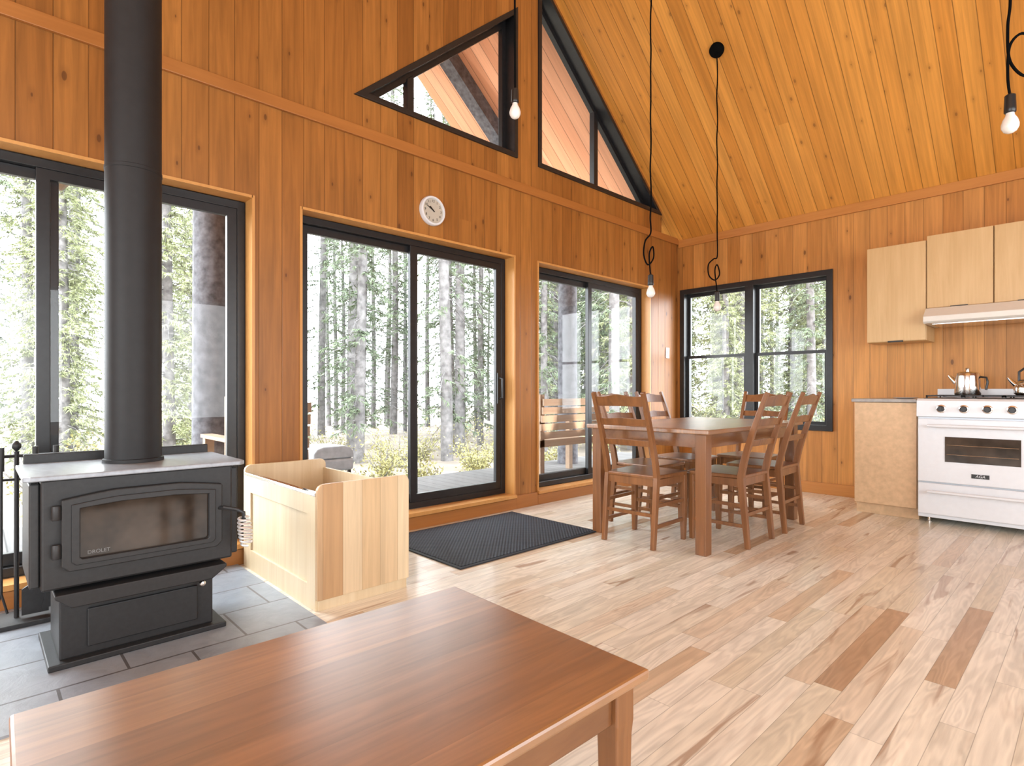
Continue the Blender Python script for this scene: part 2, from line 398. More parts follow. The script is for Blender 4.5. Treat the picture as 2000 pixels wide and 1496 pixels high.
for a,b in ((WX0+.055,-2.64),(-2.55,WX1-.055)):
    for c,d_,yy in ((WZ0+.055,1.40,YN+.05),(1.37,WZ1-.055,YN+.085)):
        o=R(a,b,c,d_); so=part(MB().ring(o,inset(o,.032),yy-.015,yy+.015,'Y'),'sash',m_black,rt)
        part(MB().box(a+.03,b-.03,yy-.003,yy+.003,c+.03,d_-.03),'glass_pane',m_glass,rt,parent=so)
h=MB().box(XW+.019,-2.18,-1.0,1.09,0,.008); struct(h.obj('floor_hearth',m_slate,label='blue grey slate tile hearth'))

# ------------------------------------------------------------------ wood stove
HZ=.008
rt=root('wood_stove',(-2.75,.475,HZ),'black cast iron wood stove with arched glass door','stove')
part(MB().box(-2.95,-2.53,.165,.785,.30,.69),'body',m_iron,rt,bevel=.008)
for ya,yb_ in ((.135,.165),(.785,.815)):
    part(MB().box(-2.93,-2.56,ya,yb_,.31,.675),'side_shield',m_iron,rt,bevel=.006)
part(MB().prism([(-2.49,.135),(-2.49,.805),(-2.505,.825),(-2.94,.825),(-2.96,.805),(-2.96,.135),(-2.94,.115),(-2.505,.115)],.69,.708,'Z'),'top_plate',m_irontop,rt,bevel=.004,label='grey metal cooking top')
part(MB().box(-2.985,-2.967,.14,.81,.35,.745),'rear_shield',m_iron,rt,bevel=.004)
def arch(y0,y1,z0,z1,rise,r,n=10):
    pts=[(y0+r,z0),(y1-r,z0),(y1,z0+r)]
    for i in range(n+1):
        t=i/n; y=y1-(y1-y0)*t; z=z1+rise*min(1,1.25*math.sin(math.pi*t))
        pts.append((y,z))
    pts.append((y0,z0+r)); return pts
dr=part(MB().ring(arch(.218,.737,.365,.618,.022,.02),arch(.27,.685,.405,.585,.010,.006),-2.53,-2.495),'stove_door',m_iron,rt,bevel=.006)
part(MB().ring(arch(.245,.71,.386,.600,.016,.012),arch(.27,.685,.405,.585,.010,.006),-2.497,-2.488),'door_molding',m_iron,rt,parent=dr,bevel=.003)
part(MB().prism(arch(.262,.693,.398,.592,.012,.005),-2.515,-2.505),'door_glass',m_fire,rt,parent=dr,label='dark smoky ceramic glass')
text('lettering','DROLET',.018,m_letter,(-2.504,.325,.422),(math.pi/2,0,math.pi/2),rt,parent=dr,label='small pale lettering')
for z in (.44,.575):
    part(MB().lathe([(.012,z-.025),(.014,z-.02),(.014,z+.02),(.012,z+.025)],(-2.505,.205,0),12).box(-2.515,-2.5,.205,.235,z-.014,z+.014),'hinge',m_iron,rt,smooth=True)
coil=[]
for i in range(121):
    th=i/15*2*math.pi; q=i/120
    r=.019+.006*math.sin(math.pi*q); coil.append((-2.44+r*math.cos(th),.80+.012*q+r*math.sin(th),.485-.12*q))
hd=MB().tube([(-2.50,.725,.52),(-2.47,.735,.525),(-2.445,.775,.515),(-2.44,.80,.50),(-2.44,.802,.46)],.008,8)
hn=part(hd,'door_latch',m_iron,rt,smooth=True)
part(MB().tube(coil,.0045,6),'coil_handle',m_coil,rt,parent=hn,smooth=True,label='chrome spring coil handle')
part(MB().prism([(.245,.235),(.70,.235),(.755,.275),(.755,.288),(.20,.288),(.20,.275)],-2.90,-2.50),'ash_lip',m_iron,rt,bevel=.004)
part(MB().box(-2.90,-2.585,.219,.725,.028,.30),'pedestal',m_iron,rt,bevel=.006)
dw=part(MB().box(-2.585,-2.572,.30,.665,.06,.20),'ash_drawer',m_iron,rt,bevel=.004)
part(MB().lathe([(.004,-2.585),(.004,-2.545),(.011,-2.542),(.013,-2.535),(.009,-2.528),(.002,-2.526)],(0,.672,.214),16,'X'),'drawer_knob',m_chrome,rt,parent=dw,smooth=True,label='small chrome knob')
part(MB().box(-2.95,-2.55,.185,.768,HZ,.03),'base_plate',m_iron,rt,bevel=.004)
pz=ceil(.48)-.035
MB().lathe([(.108,.709),(.108,.722),(.100,.724),(.100,1.9),(.102,1.902),(.102,1.915),(.100,1.917),(.100,pz)],(-2.79,.48,0),40).obj('stove_pipe',m_pipe,origin=(-2.79,.48,.709),smooth=True,label='tall matte black flue pipe rising from the stove',category='stove pipe')

# fireplace tools
tx,ty=-3.22,.13
rt=root('fireplace_tool_set',(tx,ty,HZ),'black iron fireplace tool stand with brush and shovel','fireplace tools')
part(MB().prism([(tx-.1,ty-.12),(tx+.1,ty-.12),(tx+.1,ty+.12),(tx-.1,ty+.12)],HZ,.028,'Z'),'base',m_iron,rt,bevel=.003)
part(MB().tube([(tx,ty,.02),(tx,ty,.74)],.009,8).tube([(tx,ty-.16,.70),(tx,ty-.15,.72),(tx,ty,.72),(tx,ty+.15,.72),(tx,ty+.16,.70)],.007,8).tube([(tx,ty-.15,.62),(tx,ty+.15,.62)],.006,8).lathe([(.004,.74),(.016,.755),(.016,.77),(.004,.785)],(tx,ty,0),12),'stand',m_iron,rt,smooth=True)
for k,(oy,nm) in enumerate(((-.12,'poker'),(-.05,'tongs'),(.06,'shovel'),(.13,'brush'))):
    m=MB().tube([(tx+.03,ty+oy,.15),(tx+.03,ty+oy,.66)],.006,8).tube([(tx+.03,ty+oy,.66),(tx+.03,ty+oy,.76)],.011,10)
    if nm=='brush': m.prism([(ty+oy-.05,.06),(ty+oy+.05,.06),(ty+oy+.035,.15),(ty+oy-.035,.15)],tx+.01,tx+.05)
    if nm=='shovel': m.prism([(ty+oy-.045,.04),(ty+oy+.045,.04),(ty+oy+.045,.15),(ty+oy,.18),(ty+oy-.045,.15)],tx+.025,tx+.035)
    if nm=='poker': m.tube([(tx+.03,ty+oy,.15),(tx+.03,ty+oy,.05)],[.006,.002],8).tube([(tx+.03,ty+oy,.10),(tx+.06,ty+oy,.08)],.004,6)
    if nm=='tongs': m.tube([(tx+.03,ty+oy,.15),(tx+.03,ty+oy+.02,.06)],.005,6).tube([(tx+.03,ty+oy,.15),(tx+.03,ty+oy-.02,.06)],.005,6)
    part(m,nm,m_iron,rt,smooth=True)

# ------------------------------------------------------------------ firewood crate
cx0,cx1,cy0,cy1,ch=-3.40,-2.44,1.115,1.60,.545
rt=root('firewood_crate',((cx0+cx1)/2,(cy0+cy1)/2,0),'open maple wooden firewood crate with rounded front panel','wooden crate')
def rtop(y0,y1,z0,z1,r):
    p=[(y0,z0),(y1,z0)]
    for i in range(7): a=i/6*math.pi/2; p.append((y1-r+r*math.cos(a),z1-r+r*math.sin(a)))
    for i in range(7): a=math.pi/2+i/6*math.pi/2; p.append((y0+r+r*math.cos(a),z1-r+r*math.sin(a)))
    return p
part(MB().prism(rtop(cy0,cy1,.05,.575,.035),cx1-.022,cx1),'front_panel',m_crate,rt,bevel=.003,label='vertical maple and cherry boards')
part(MB().box(cx1-.05,cx1-.012,cy0+.01,cy1-.01,0,.05),'toe_board',m_maple,rt,bevel=.002)
part(MB().prism(rtop(cy0,cy1,.0,.575,.035),cx0,cx0+.022),'back_panel',m_maple,rt,bevel=.003)
sd=MB()
a,b=cx0+.022,cx1-.022
sd.ring([(a,.0),(b,.0),(b,.52),(a,.52)],[(a+.09,.11),(b-.09,.11),(b-.09,.43),(a+.09,.43)],cy0,cy0+.02,'Y').box(a+.08,b-.08,cy0+.010,cy0+.016,.1,.44)
part(sd,'side_panel',m_maple,rt,bevel=.002,label='pale framed side panel')
part(MB().box(a,b,cy1-.02,cy1,0,.52),'side_panel',m_maple,rt,bevel=.002)
part(MB().box(a,b,cy0-.003,cy0+.023,.52,.536),'edge_strip',m_chrome,rt,bevel=.002,label='pale metal edge strip')
part(MB().box(a,b,cy0+.02,cy1-.02,.05,.07),'bottom_panel',m_maple,rt)

rt=root('doormat',(-2.9,2.58,.001),'black ribbed rubber doormat on ash floor','doormat')
part(MB().box(-3.335,-2.50,1.985,3.175,.0015,.011),'ribbed_pile',m_mat,rt)
o_=[(-3.36,1.96),(-2.475,1.96),(-2.475,3.20),(-3.36,3.20)]
part(MB().ring(o_,inset(o_,.027),.001,.008,'Z'),'rubber_edge',m_matb,rt,bevel=.002)

# ------------------------------------------------------------------ tables
def table(name,x0,x1,y0,y1,h,label,th=.03,lw=.075,ap=.09,ins=.05,taper=.0,rot=0):
    cx,cy=(x0+x1)/2,(y0+y1)/2
    rt=root(name,(cx,cy,0),label,'table'); 
    part(MB().box(x0,x1,y0,y1,h-th,h),'table_top',m_top,rt,bevel=.006)
    i=ins; a=MB(); t=.022; z0,z1=h-th-ap,h-th
    o=i+.012
    a.box(x0+i+lw,x1-i-lw,y0+o,y0+o+t,z0,z1).box(x0+i+lw,x1-i-lw,y1-o-t,y1-o,z0,z1).box(x0+o,x0+o+t,y0+i+lw,y1-i-lw,z0,z1).box(x1-o-t,x1-o,y0+i+lw,y1-i-lw,z0,z1)
    part(a,'apron',m_walnut,rt,bevel=.002)
    for sx in (0,1):
        for sy in (0,1):
            lx=(x0+i+lw/2) if sx==0 else (x1-i-lw/2); ly=(y0+i+lw/2) if sy==0 else (y1-i-lw/2)
            m=MB().rect([(lx,ly,0),(lx,ly,z0-.03),(lx,ly,z0-.001),(lx,ly,z1)],[lw-taper*2,lw-taper*.6,lw,lw],[lw-taper*2,lw-taper*.6,lw,lw])
            part(m,'leg',m_walX,rt,bevel=.004)
    rt.rotation_euler=(0,0,rot)
    return rt
m_top=planks('table_top_boards','X','Y',.125,60,[(0,sr(144,98,60)),(.5,sr(158,110,68)),(1,sr(170,121,78))],grain=.36,groove=.012,gdark=.75,rough=.34,knots=False,rings=.05,spec=.8,gbump=.02)
m_top.node_tree.nodes['Principled BSDF'].inputs['Coat Weight'].default_value=1.0
m_top.node_tree.nodes['Principled BSDF'].inputs['Coat Roughness'].default_value=.32
m_top.node_tree.nodes['Principled BSDF'].inputs['Coat IOR'].default_value=1.6
table('dining_table',-2.54,-1.62,3.15,4.68,.765,'dark stained wooden dining table with six chairs',lw=.072,ap=.085,ins=.03)
table('coffee_table',-1.275,-.63,.035,.975,.45,'low reddish brown wooden coffee table with glossy top',th=.022,lw=.055,ap=.075,ins=.022,taper=.008,rot=math.radians(-1.2))

# ------------------------------------------------------------------ chairs (face +Y, origin floor centre)
LB="dark stained wooden ladder back dining chair with solid seat"
rt=root('dining_chair',(0,0,0),LB,'chair',group='dining chairs around the table')
wf,wb=.215,.19
pts=[(-wb,-.19),(wb,-.19),(wf,.17),(wf-.02,.20),(0,.212),(-wf+.02,.20),(-wf,.17)]
part(MB().prism(pts,.437,.462,'Z'),'seat',m_walX,rt,bevel=.008)
def back_y(z): 
    if z<.45: return -.215+.045*(z/.45)
    return -.17-.17*((z-.45)/.55)**1.25
zs=[0,.15,.3,.45,.55,.65,.75,.85,.93,.99]
for sx in (-1,1):
    part(MB().rect([(sx*.185,back_y(z),z) for z in zs],.028,[.032,.036,.04,.044,.042,.038,.034,.03,.027,.024]),'leg',m_walX,rt,bevel=.003)
for sx in (-1,1):
    part(MB().rect([(sx*.19,.165,0),(sx*.19,.165,.15),(sx*.19,.165,.437)],[.028,.036,.036],[.028,.036,.036]),'leg',m_walX,rt,bevel=.003)
bk=MB()
def slat(z0,z1,curve,cam):
    n=12; th=.014; b=len(bk.v)
    for i in range(n+1):
        t=i/n; x=-.172+.344*t; bow=-curve*math.sin(math.pi*t)
        up=cam*(math.sin(math.pi*t)**2) - (cam*.5*abs(math.sin(2*math.pi*t)) if cam else 0)
        lo=cam*.15*(math.sin(math.pi*t)**2)
        for z,q in ((z0+lo,0),(z1+up,0),(z1+up,1),(z0+lo,1)):
            bk.v.append((x,back_y(min(z,1))+bow+(th/2 if q==0 else -th/2),z))
    for i in range(n):
        for k in range(4):
            k2=(k+1)%4; bk.f.append((b+i*4+k,b+i*4+k2,b+(i+1)*4+k2,b+(i+1)*4+k))
    bk.f.append((b,b+1,b+2,b+3)); e_=b+n*4; bk.f.append((e_+3,e_+2,e_+1,e_))
slat(.90,.965,.010,.014); slat(.775,.822,.010,.006); slat(.645,.685,.010,.004)
part(bk,'backrest',m_walX,rt,bevel=.002)
part(MB().box(-.175,.175,.155,.175,.385,.437).box(-.17,.17,-.18,-.16,.39,.437).box(-.198,-.18,-.17,.155,.39,.437).box(.18,.198,-.17,.155,.39,.437),'seat_rail',m_walX,rt)
stc=MB()
for sx in (-1,1):
    stc.rect([(sx*.187,-.19,.14),(sx*.19,.16,.14)],.014,.022).rect([(sx*.187,-.185,.27),(sx*.19,.16,.27)],.014,.022)
stc.rect([(-.18,.165,.22),(.18,.165,.22)],.014,.024,(0,1,0)).rect([(-.175,-.195,.21),(.175,-.195,.21)],.014,.022,(0,1,0))
part(stc,'stretcher',m_walX,rt)
proto=rt
pl=[((-2.14,3.285,0),0.03),((-1.765,3.715,0),math.pi/2),((-1.765,4.285,0),math.pi/2+.04),((-2.40,3.72,0),-math.pi/2),((-2.42,4.27,0),-math.pi/2-.03),((-2.07,4.76,0),math.pi)]
proto.location=pl[0][0]; proto.rotation_euler=(0,0,pl[0][1])
for loc,r in pl[1:]: clone(proto,loc,r)

# ------------------------------------------------------------------ kitchen
def cabinet(name,x0,x1,y0,y1,z0,z1,label,mat=m_mapleT,handle=None,toe=False):
    rt=root(name,((x0+x1)/2,(y0+y1)/2,z0),label,'cabinet')
    zb=z0+(.09 if toe else 0)
    bd=MB().box(x0,x1,y0+.02,y1,zb,z1)
    if toe: bd.box(x0,x1,y0+.07,y1,z0,zb)
    part(bd,'body',mat,rt,bevel=.002)
    dr=part(MB().box(x0+.003,x1-.003,y0,y0+.018,zb+.003,z1-.003),'cabinet_door',mat,rt,bevel=.002)
    if handle:
        hx,hz=handle; part(MB().box(hx-.055,hx+.055,y0-.010,y0+.004,hz-.004,hz+.010),'handle',m_plastic,rt,parent=dr,bevel=.001,label='flat black edge pull')
    return rt
yf=5.62; yb=YN-.001
cabinet('wall_cabinet',-1.427,-1.003,yf,yb,1.414,2.23,'pale maple wall cabinet with flat door',handle=(-1.215,1.412))
cabinet('wall_cabinet',-1.001,-.583,yf,yb,1.668,2.262,'short pale maple wall cabinet above range hood',handle=(-.79,1.666))
cabinet('wall_cabinet',-.581,-.163,yf,yb,1.668,2.262,'short pale maple wall cabinet above range hood',handle=(-.39,1.666))
rt=root('range_hood',(-.6,5.7,1.53),'cream under cabinet range hood with slanted front','range hood')
part(MB().prism([(5.58,1.665),(yb,1.665),(yb,1.535),(5.50,1.535),(5.48,1.55),(5.48,1.59)],-1.0,-.2,'X'),'body',m_cream,rt,bevel=.004)
part(MB().box(-.95,-.25,5.54,5.9,1.528,1.536),'filter',m_chrome,rt)
cabinet('base_cabinet',-1.42,-.992,5.235,yb,0,.908,'birdseye maple base cabinet beside white range',mat=m_birds,toe=True)
MB().box(-1.435,-.990,5.215,yb,.909,.935).obj('worktop',m_counter,origin=(-1.2,5.6,.909),bevel=.004,label='grey laminate worktop on base cabinet',category='countertop')
MB().lathe([(.05,.9355),(.085,.943),(.088,.945),(.05,.939)],(-1.12,5.50,0),24).obj('spoon_rest',m_white,origin=(-1.12,5.5,.9355),smooth=True,label='small white dish on worktop',category='dish')
rx0,rx1,ry=-.983,-.223,5.19
rt=root('kitchen_range',((rx0+rx1)/2,5.55,0),'white freestanding gas range with black knobs','stove')
part(MB().box(rx0,rx1,ry+.03,yb,.045,.93),'body',m_white,rt,bevel=.004)
for lx in (rx0+.06,rx1-.06):
    for ly in (ry+.09,yb-.07): part(MB().lathe([(.018,0),(.018,.01),(.01,.012),(.01,.046)],(lx,ly,0),12),'foot',m_chrome,rt)
cp=part(MB().prism([(ry+.03,.80),(ry-.005,.807),(ry+.005,.925),(ry+.03,.94),(ry+.1,.94),(ry+.1,.80)],rx0-.004,rx1+.004),'control_panel',m_white,rt,bevel=.003)
for i in range(5):
    kx=rx0+.149+i*.132
    k=part(MB().lathe([(.030,ry+.004),(.030,ry-.006),(.024,ry-.008)],(kx,0,.866),24,'Y'),'knob_ring',m_chrome,rt,parent=cp,smooth=True)
    part(MB().lathe([(.022,ry-.006),(.021,ry-.030),(.017,ry-.034)],(kx,0,.866),20,'Y').box(kx-.005,kx+.005,ry-.038,ry-.03,.849,.883),'knob',m_plastic,rt,parent=cp,smooth=True)
od=part(MB().box(rx0+.004,rx1-.004,ry,ry+.03,.318,.79),'oven_door',m_white,rt,bevel=.006)
def bar(z,nm,par):
    part(MB().tube([(rx0+.07,ry-.045,z),(rx1-.07,ry-.045,z)],.011,12).tube([(rx0+.10,ry-.045,z),(rx0+.10,ry+.003,z)],.008,8).tube([(rx1-.10,ry-.045,z),(rx1-.10,ry+.003,z)],.008,8),nm,m_white,rt,parent=par,smooth=True,label='white bar handle')
bar(.74,'handle',od)
part(MB().box(rx0+.17,rx1-.17,ry-.004,ry+.002,.475,.66),'oven_window',m_fire,rt,parent=od,bevel=.001)
rk=MB()
for z in (.53,.60): 
    rk.tube([(rx0+.18,ry-.006,z),(rx1-.18,ry-.006,z)],.0016,6)
part(rk,'oven_rack',m_chrome,rt,parent=od)
bd=part(MB().box(-.66,-.56,ry-.003,ry+.001,.370,.400),'badge',m_plastic,rt,parent=od)
text('lettering','AGA',.026,m_white,(-.61,ry-.004,.385),(math.pi/2,0,0),rt,parent=od,shear=.2,label='white lettering')
dw=part(MB().box(rx0+.004,rx1-.004,ry,ry+.03,.075,.308),'drawer',m_white,rt,bevel=.006)
bar(.250,'handle',dw)
part(MB().box(rx0+.01,rx1-.01,YN-.06,yb,.93,1.015),'backguard',m_white,rt,bevel=.003)
part(MB().box(rx0+.03,rx1-.03,ry+.06,YN-.07,.93,.945),'cooktop',m_plastic,rt,bevel=.002)
for i in range(3):
    gx0=rx0+.04+i*.228; gx1=gx0+.222; g=MB(); zt=.966
    for y in (ry+.08,ry+.27,ry+.44,ry+.60): g.box(gx0,gx1,y,y+.010,zt-.010,zt)
    for x in (gx0,(gx0+gx1)/2-.005,gx1-.010): g.box(x,x+.010,ry+.08,ry+.61,zt-.012,zt-.001)
    for x in (gx0,gx1-.010):
        for y in (ry+.08,ry+.60): g.box(x,x+.010,y,y+.010,.944,zt-.01)
    part(g,'burner_grate',m_iron,rt,label='black cast iron grate')
px,py,pz0=-.735,5.60,.9662
rt=root('coffee_percolator',(px,py,pz0),'shiny stainless steel coffee percolator on range','coffee pot')
part(MB().lathe([(.080,pz0),(.083,pz0+.01),(.079,pz0+.12),(.076,pz0+.15)],(px,py,0),28),'body',m_chrome,rt,smooth=True)
part(MB().lathe([(.078,pz0+.15),(.074,pz0+.168),(.045,pz0+.182),(.012,pz0+.186),(.016,pz0+.205),(.006,pz0+.212)],(px,py,0),24),'lid',m_chrome,rt,smooth=True)
part(MB().tube([(px-.072,py,pz0+.10),(px-.10,py,pz0+.13),(px-.118,py,pz0+.155)],[.022,.015,.010],10),'spout',m_chrome,rt,smooth=True)
part(MB().tube([(px+.076,py,pz0+.14),(px+.112,py,pz0+.135),(px+.120,py,pz0+.10),(px+.110,py,pz0+.04)],.008,8),'handle',m_plastic,rt,smooth=True)
kx,ky=-.36,5.52
rt=root('kettle',(kx,ky,pz0),'stainless steel whistling kettle with black handle','kettle')
part(MB().lathe([(.085,pz0),(.100,pz0+.015),(.102,pz0+.05),(.092,pz0+.085),(.065,pz0+.112),(.03,pz0+.12)],(kx,ky,0),28),'body',m_chrome,rt,smooth=True)
part(MB().lathe([(.034,pz0+.118),(.03,pz0+.128),(.01,pz0+.13),(.014,pz0+.15),(.006,pz0+.155)],(kx,ky,0),16),'lid',m_plastic,rt,smooth=True)
part(MB().tube([(kx-.07,ky,pz0+.06),(kx-.11,ky,pz0+.10),(kx-.13,ky,pz0+.13)],[.022,.014,.010],10),'spout',m_chrome,rt,smooth=True)
part(MB().tube([(kx-.07,ky,pz0+.10),(kx-.07,ky,pz0+.17),(kx-.03,ky,pz0+.205),(kx+.03,ky,pz0+.205),(kx+.07,ky,pz0+.17),(kx+.07,ky,pz0+.10)],.008,8),'handle',m_plastic,rt,smooth=True)

# ------------------------------------------------------------------ clock & switch
cy,cz=2.45,2.328; X=XW
rt=root('wall_clock',(X,cy,cz),'round white wall clock with cream face','clock')
part(MB().lathe([(.108,X+.001),(.110,X+.02),(.104,X+.032),(.092,X+.033),(.088,X+.022)],(0,cy,cz),40,'X'),'case',m_white,rt,smooth=True)
part(MB().lathe([(.088,X+.018),(.088,X+.024)],(0,cy,cz),40,'X'),'clock_face',m_paper,rt)
for i in range(12):
    a=i*math.pi/6; yy,zz=cy+.070*math.sin(a),cz+.070*math.cos(a)
    text('numeral',str(i if i else 12),.026,m_plastic,(X+.0245,yy,zz),(math.pi/2,0,math.pi/2),rt)
for a,l,wd,nm in ((math.radians(-48),.040,.008,'hour_hand'),(math.radians(-62),.058,.006,'minute_hand')):
    part(MB().rect([(X+.028,cy-.012*math.sin(a),cz-.012*math.cos(a)),(X+.028,cy+l*math.sin(a),cz+l*math.cos(a))],.002,wd,(1,0,0)),nm,m_plastic,rt)
rt=root('light_switch',(XW,5.72,1.43),'white wall light switch on pine wall','light switch')
part(MB().box(XW+.001,XW+.007,5.685,5.755,1.37,1.49),'cover_plate',m_white,rt,bevel=.002)
part(MB().box(XW+.007,XW+.013,5.705,5.735,1.40,1.46),'rocker',m_white,rt,bevel=.001)

# ------------------------------------------------------------------ pendants
def pendant(x,y,zb,kink,label):
    zc=ceil(y); rt=root('pendant_lamp',(x,y,zb),label,'pendant light')
    nrm=Vector((0,-SL,-1)).normalized() if y>YR else Vector((0,LS,-1)).normalized()
    c=Vector((x,y,zc)); part(MB().tube([c-nrm*.004,c+nrm*.03],.06,28),'ceiling_canopy',m_cord,rt)
    top=c+nrm*.02
    pts=[top]
    z=zc-.15; k=0
    while z>zb+.52:
        pts.append(Vector((x+.003*math.sin(k*2.1),y+.003*math.cos(k*1.7),z))); z-=.12; k+=1
    for q in kink: pts.append(Vector((x+q[0]*.69,y+q[0]*.724,zb+q[1])))
    pts.append(Vector((x,y,zb+.11)))
    P=[]
    for i in range(len(pts)-1):
        p0=pts[max(i-1,0)];p1=pts[i];p2=pts[i+1];p3=pts[min(i+2,len(pts)-1)]
        for k in range(6):
            t=k/6; P.append(.5*((2*p1)+(p2-p0)*t+(2*p0-5*p1+4*p2-p3)*t*t+(3*p1-p0-3*p2+p3)*t**3))
    P.append(pts[-1])
    part(MB().tube(P,.0055,8),'cord',m_cord,rt,smooth=True)
    part(MB().lathe([(.006,zb+.125),(.019,zb+.115),(.021,zb+.06),(.021,zb+.045),(.017,zb+.04)],(x,y,0),20),'lamp_socket',m_plastic,rt,smooth=True)
    part(MB().lathe([(.014,zb+.045),(.016,zb+.03),(.026,zb+.012),(.031,zb-.008),(.030,zb-.022),(.022,zb-.037),(.010,zb-.044),(.001,zb-.045)],(x,y,0),24),'bulb',m_bulb,rt,smooth=True,label='frosted white bulb')
pendant(-2.25,2.166,2.55,[],'bare white bulb pendant on straight black cord')
loop=[(.0,.42),(-.04,.36),(-.05,.26),(-.02,.19),(.02,.24),(.015,.32),(-.01,.27),(-.005,.16)]
pendant(-2.25,3.52,1.715,loop,'bare bulb pendant with black cord knotted above socket')
pendant(-2.27,4.57,1.72,[(.0,.42),(-.03,.40),(-.075,.35),(-.07,.26),(-.02,.22),(.02,.27),(.0,.35),(-.02,.30),(-.005,.16)],'bare bulb pendant with looped black cord over table')
pendant(-.277,3.19,2.14,[(0,.50),(-.01,.40),(.0,.26),(.07,.20),(.11,.30),(.06,.38),(0,.33),(-.01,.20)],'bare bulb pendant with looped black cord')

# ------------------------------------------------------------------ porch & outside
g=MB()
def gz(x,y):
    dx=max(0,-x-5.6); return -.25-.02*dx+.10*math.sin(x*.5)*math.cos(y*.4)
xs=[-80+ i*2 for i in range(41)]+[6,20]; ys=[-30+i*2 for i in range(50)]
for y in ys:
    for x in xs: g.v.append((x,y,gz(x,y) if not (-4.2<x<6 and y<9) else -.3))
nx=len(xs)
for j in range(len(ys)-1):
    for i in range(nx-1): g.f.append((j*nx+i,j*nx+i+1,(j+1)*nx+i+1,(j+1)*nx+i))
o=g.obj('ground',m_ground,smooth=True,label='pale forest floor'); o['kind']='structure'
MB().box(-5.15,XO-.002,-.9,7.2,-.02,.06).obj('deck',m_deck,kind='structure',label='grey weathered porch deck')
PR=3.46; PZ=4.80; PW=2.42
def pc(y): return PZ-SL*abs(y-PR)
MB().prism([(PR,PZ),(PR+PW,pc(PR+PW)),(PR+PW,pc(PR+PW)+.15),(PR,PZ+.15)],-5.45,XO-.002).obj('porch_roof',m_red,kind='structure',label='red brown board porch soffit')
MB().prism([(PR,PZ),(PR,PZ+.15),(PR-PW,pc(PR-PW)+.15),(PR-PW,pc(PR-PW))],-5.45,XO-.002).obj('porch_roof',m_red,kind='structure',label='red brown board porch soffit')
for sgn in (-1,1):
    q=PW-.05
    pts=[(PR,PZ-.002),(PR+sgn*q,pc(PR+q)-.002),(PR+sgn*q,pc(PR+q)-.2),(PR,PZ-.2)]
    MB().prism(pts,-4.9,-4.74).obj('porch_rafter',m_barkpost,kind='structure',label='dark timber rafter under porch roof')
for y in (1.335,5.59):
    zt=pc(y)-.19
    MB().tube([(-4.82,y,.061),(-4.82,y,.8),(-4.82,y,zt)],[.135,.128,.12],14).obj('porch_post',m_barkpost,origin=(-4.82,y,.06),smooth=True,category='post',label='dark rough log porch post')
def seatout(x,y,rz,label,name,L,cat):
    rt=root(name,(x,y,.061),label,cat); ox,oy,oz=x,y,.061
    bk=MB()
    for i in range(6): bk.box(ox-.30+.012*i*-1,ox-.28-.012*i,oy-L/2,oy+L/2,oz+.36+i*.085,oz+.43+i*.085)
    part(bk,'backrest',m_slat,rt)
    st=MB()
    for i in range(5): st.box(ox-.25+i*.1,ox-.17+i*.1,oy-L/2,oy+L/2,oz+.37,oz+.39)
    part(st,'seat',m_slat,rt)
    for sy in (-1,1):
        yy=oy+sy*(L/2-.04)
        for xx,hh in ((ox-.27,.9),(ox+.22,.6)): part(MB().box(xx-.03,xx+.03,yy-.03,yy+.03,oz,oz+hh),'leg',m_slat,rt)
        part(MB().box(ox-.3,ox+.27,yy-.04,yy+.04,oz+.6,oz+.625),'armrest',m_slat,rt)
    rt.rotation_euler=(0,0,rz); return rt
seatout(-4.25,1.46,math.pi,'slatted wooden porch chair','porch_chair',.55,'outdoor chair')
seatout(-4.25,4.7,math.pi,'slatted wooden porch bench','porch_bench',1.1,'outdoor bench')
gx,gy=-4.35,2.06
rt=root('portable_grill',(gx,gy,.061),'light grey lidded portable barbecue on porch','barbecue')
part(MB().box(gx-.15,gx+.15,gy-.17,gy+.17,.36,.46),'body',m_greyp,rt,bevel=.02)
part(MB().prism([(gy-.17,.462),(gy+.17,.462),(gy+.168,.51),(gy+.14,.545),(gy+.09,.56),(gy-.09,.56),(gy-.14,.545),(gy-.168,.51)],gx-.15,gx+.15),'lid',m_greyp,rt,bevel=.01)
for a_,b_ in ((-.12,-.14),(.12,-.14),(-.12,.14),(.12,.14)): part(MB().box(gx+a_-.012,gx+a_+.012,gy+b_-.012,gy+b_+.012,.061,.365),'leg',m_plastic,rt)
lx,ly,lz=-5.0,.42,2.55
rt=root('hanging_lantern',(lx,ly,lz),'cream canvas cone lantern hanging outside','lantern')
part(MB().lathe([(.02,lz-.16),(.16,lz),(.19,lz+.12),(.05,lz+.16)],(lx,ly,0),8),'shade',m_canvas,rt)
part(MB().tube([(lx,ly,lz+.15),(lx,ly,lz+1.0),(lx+1.36,ly,lz+1.0)],.004,6),'cord',m_cord,rt)

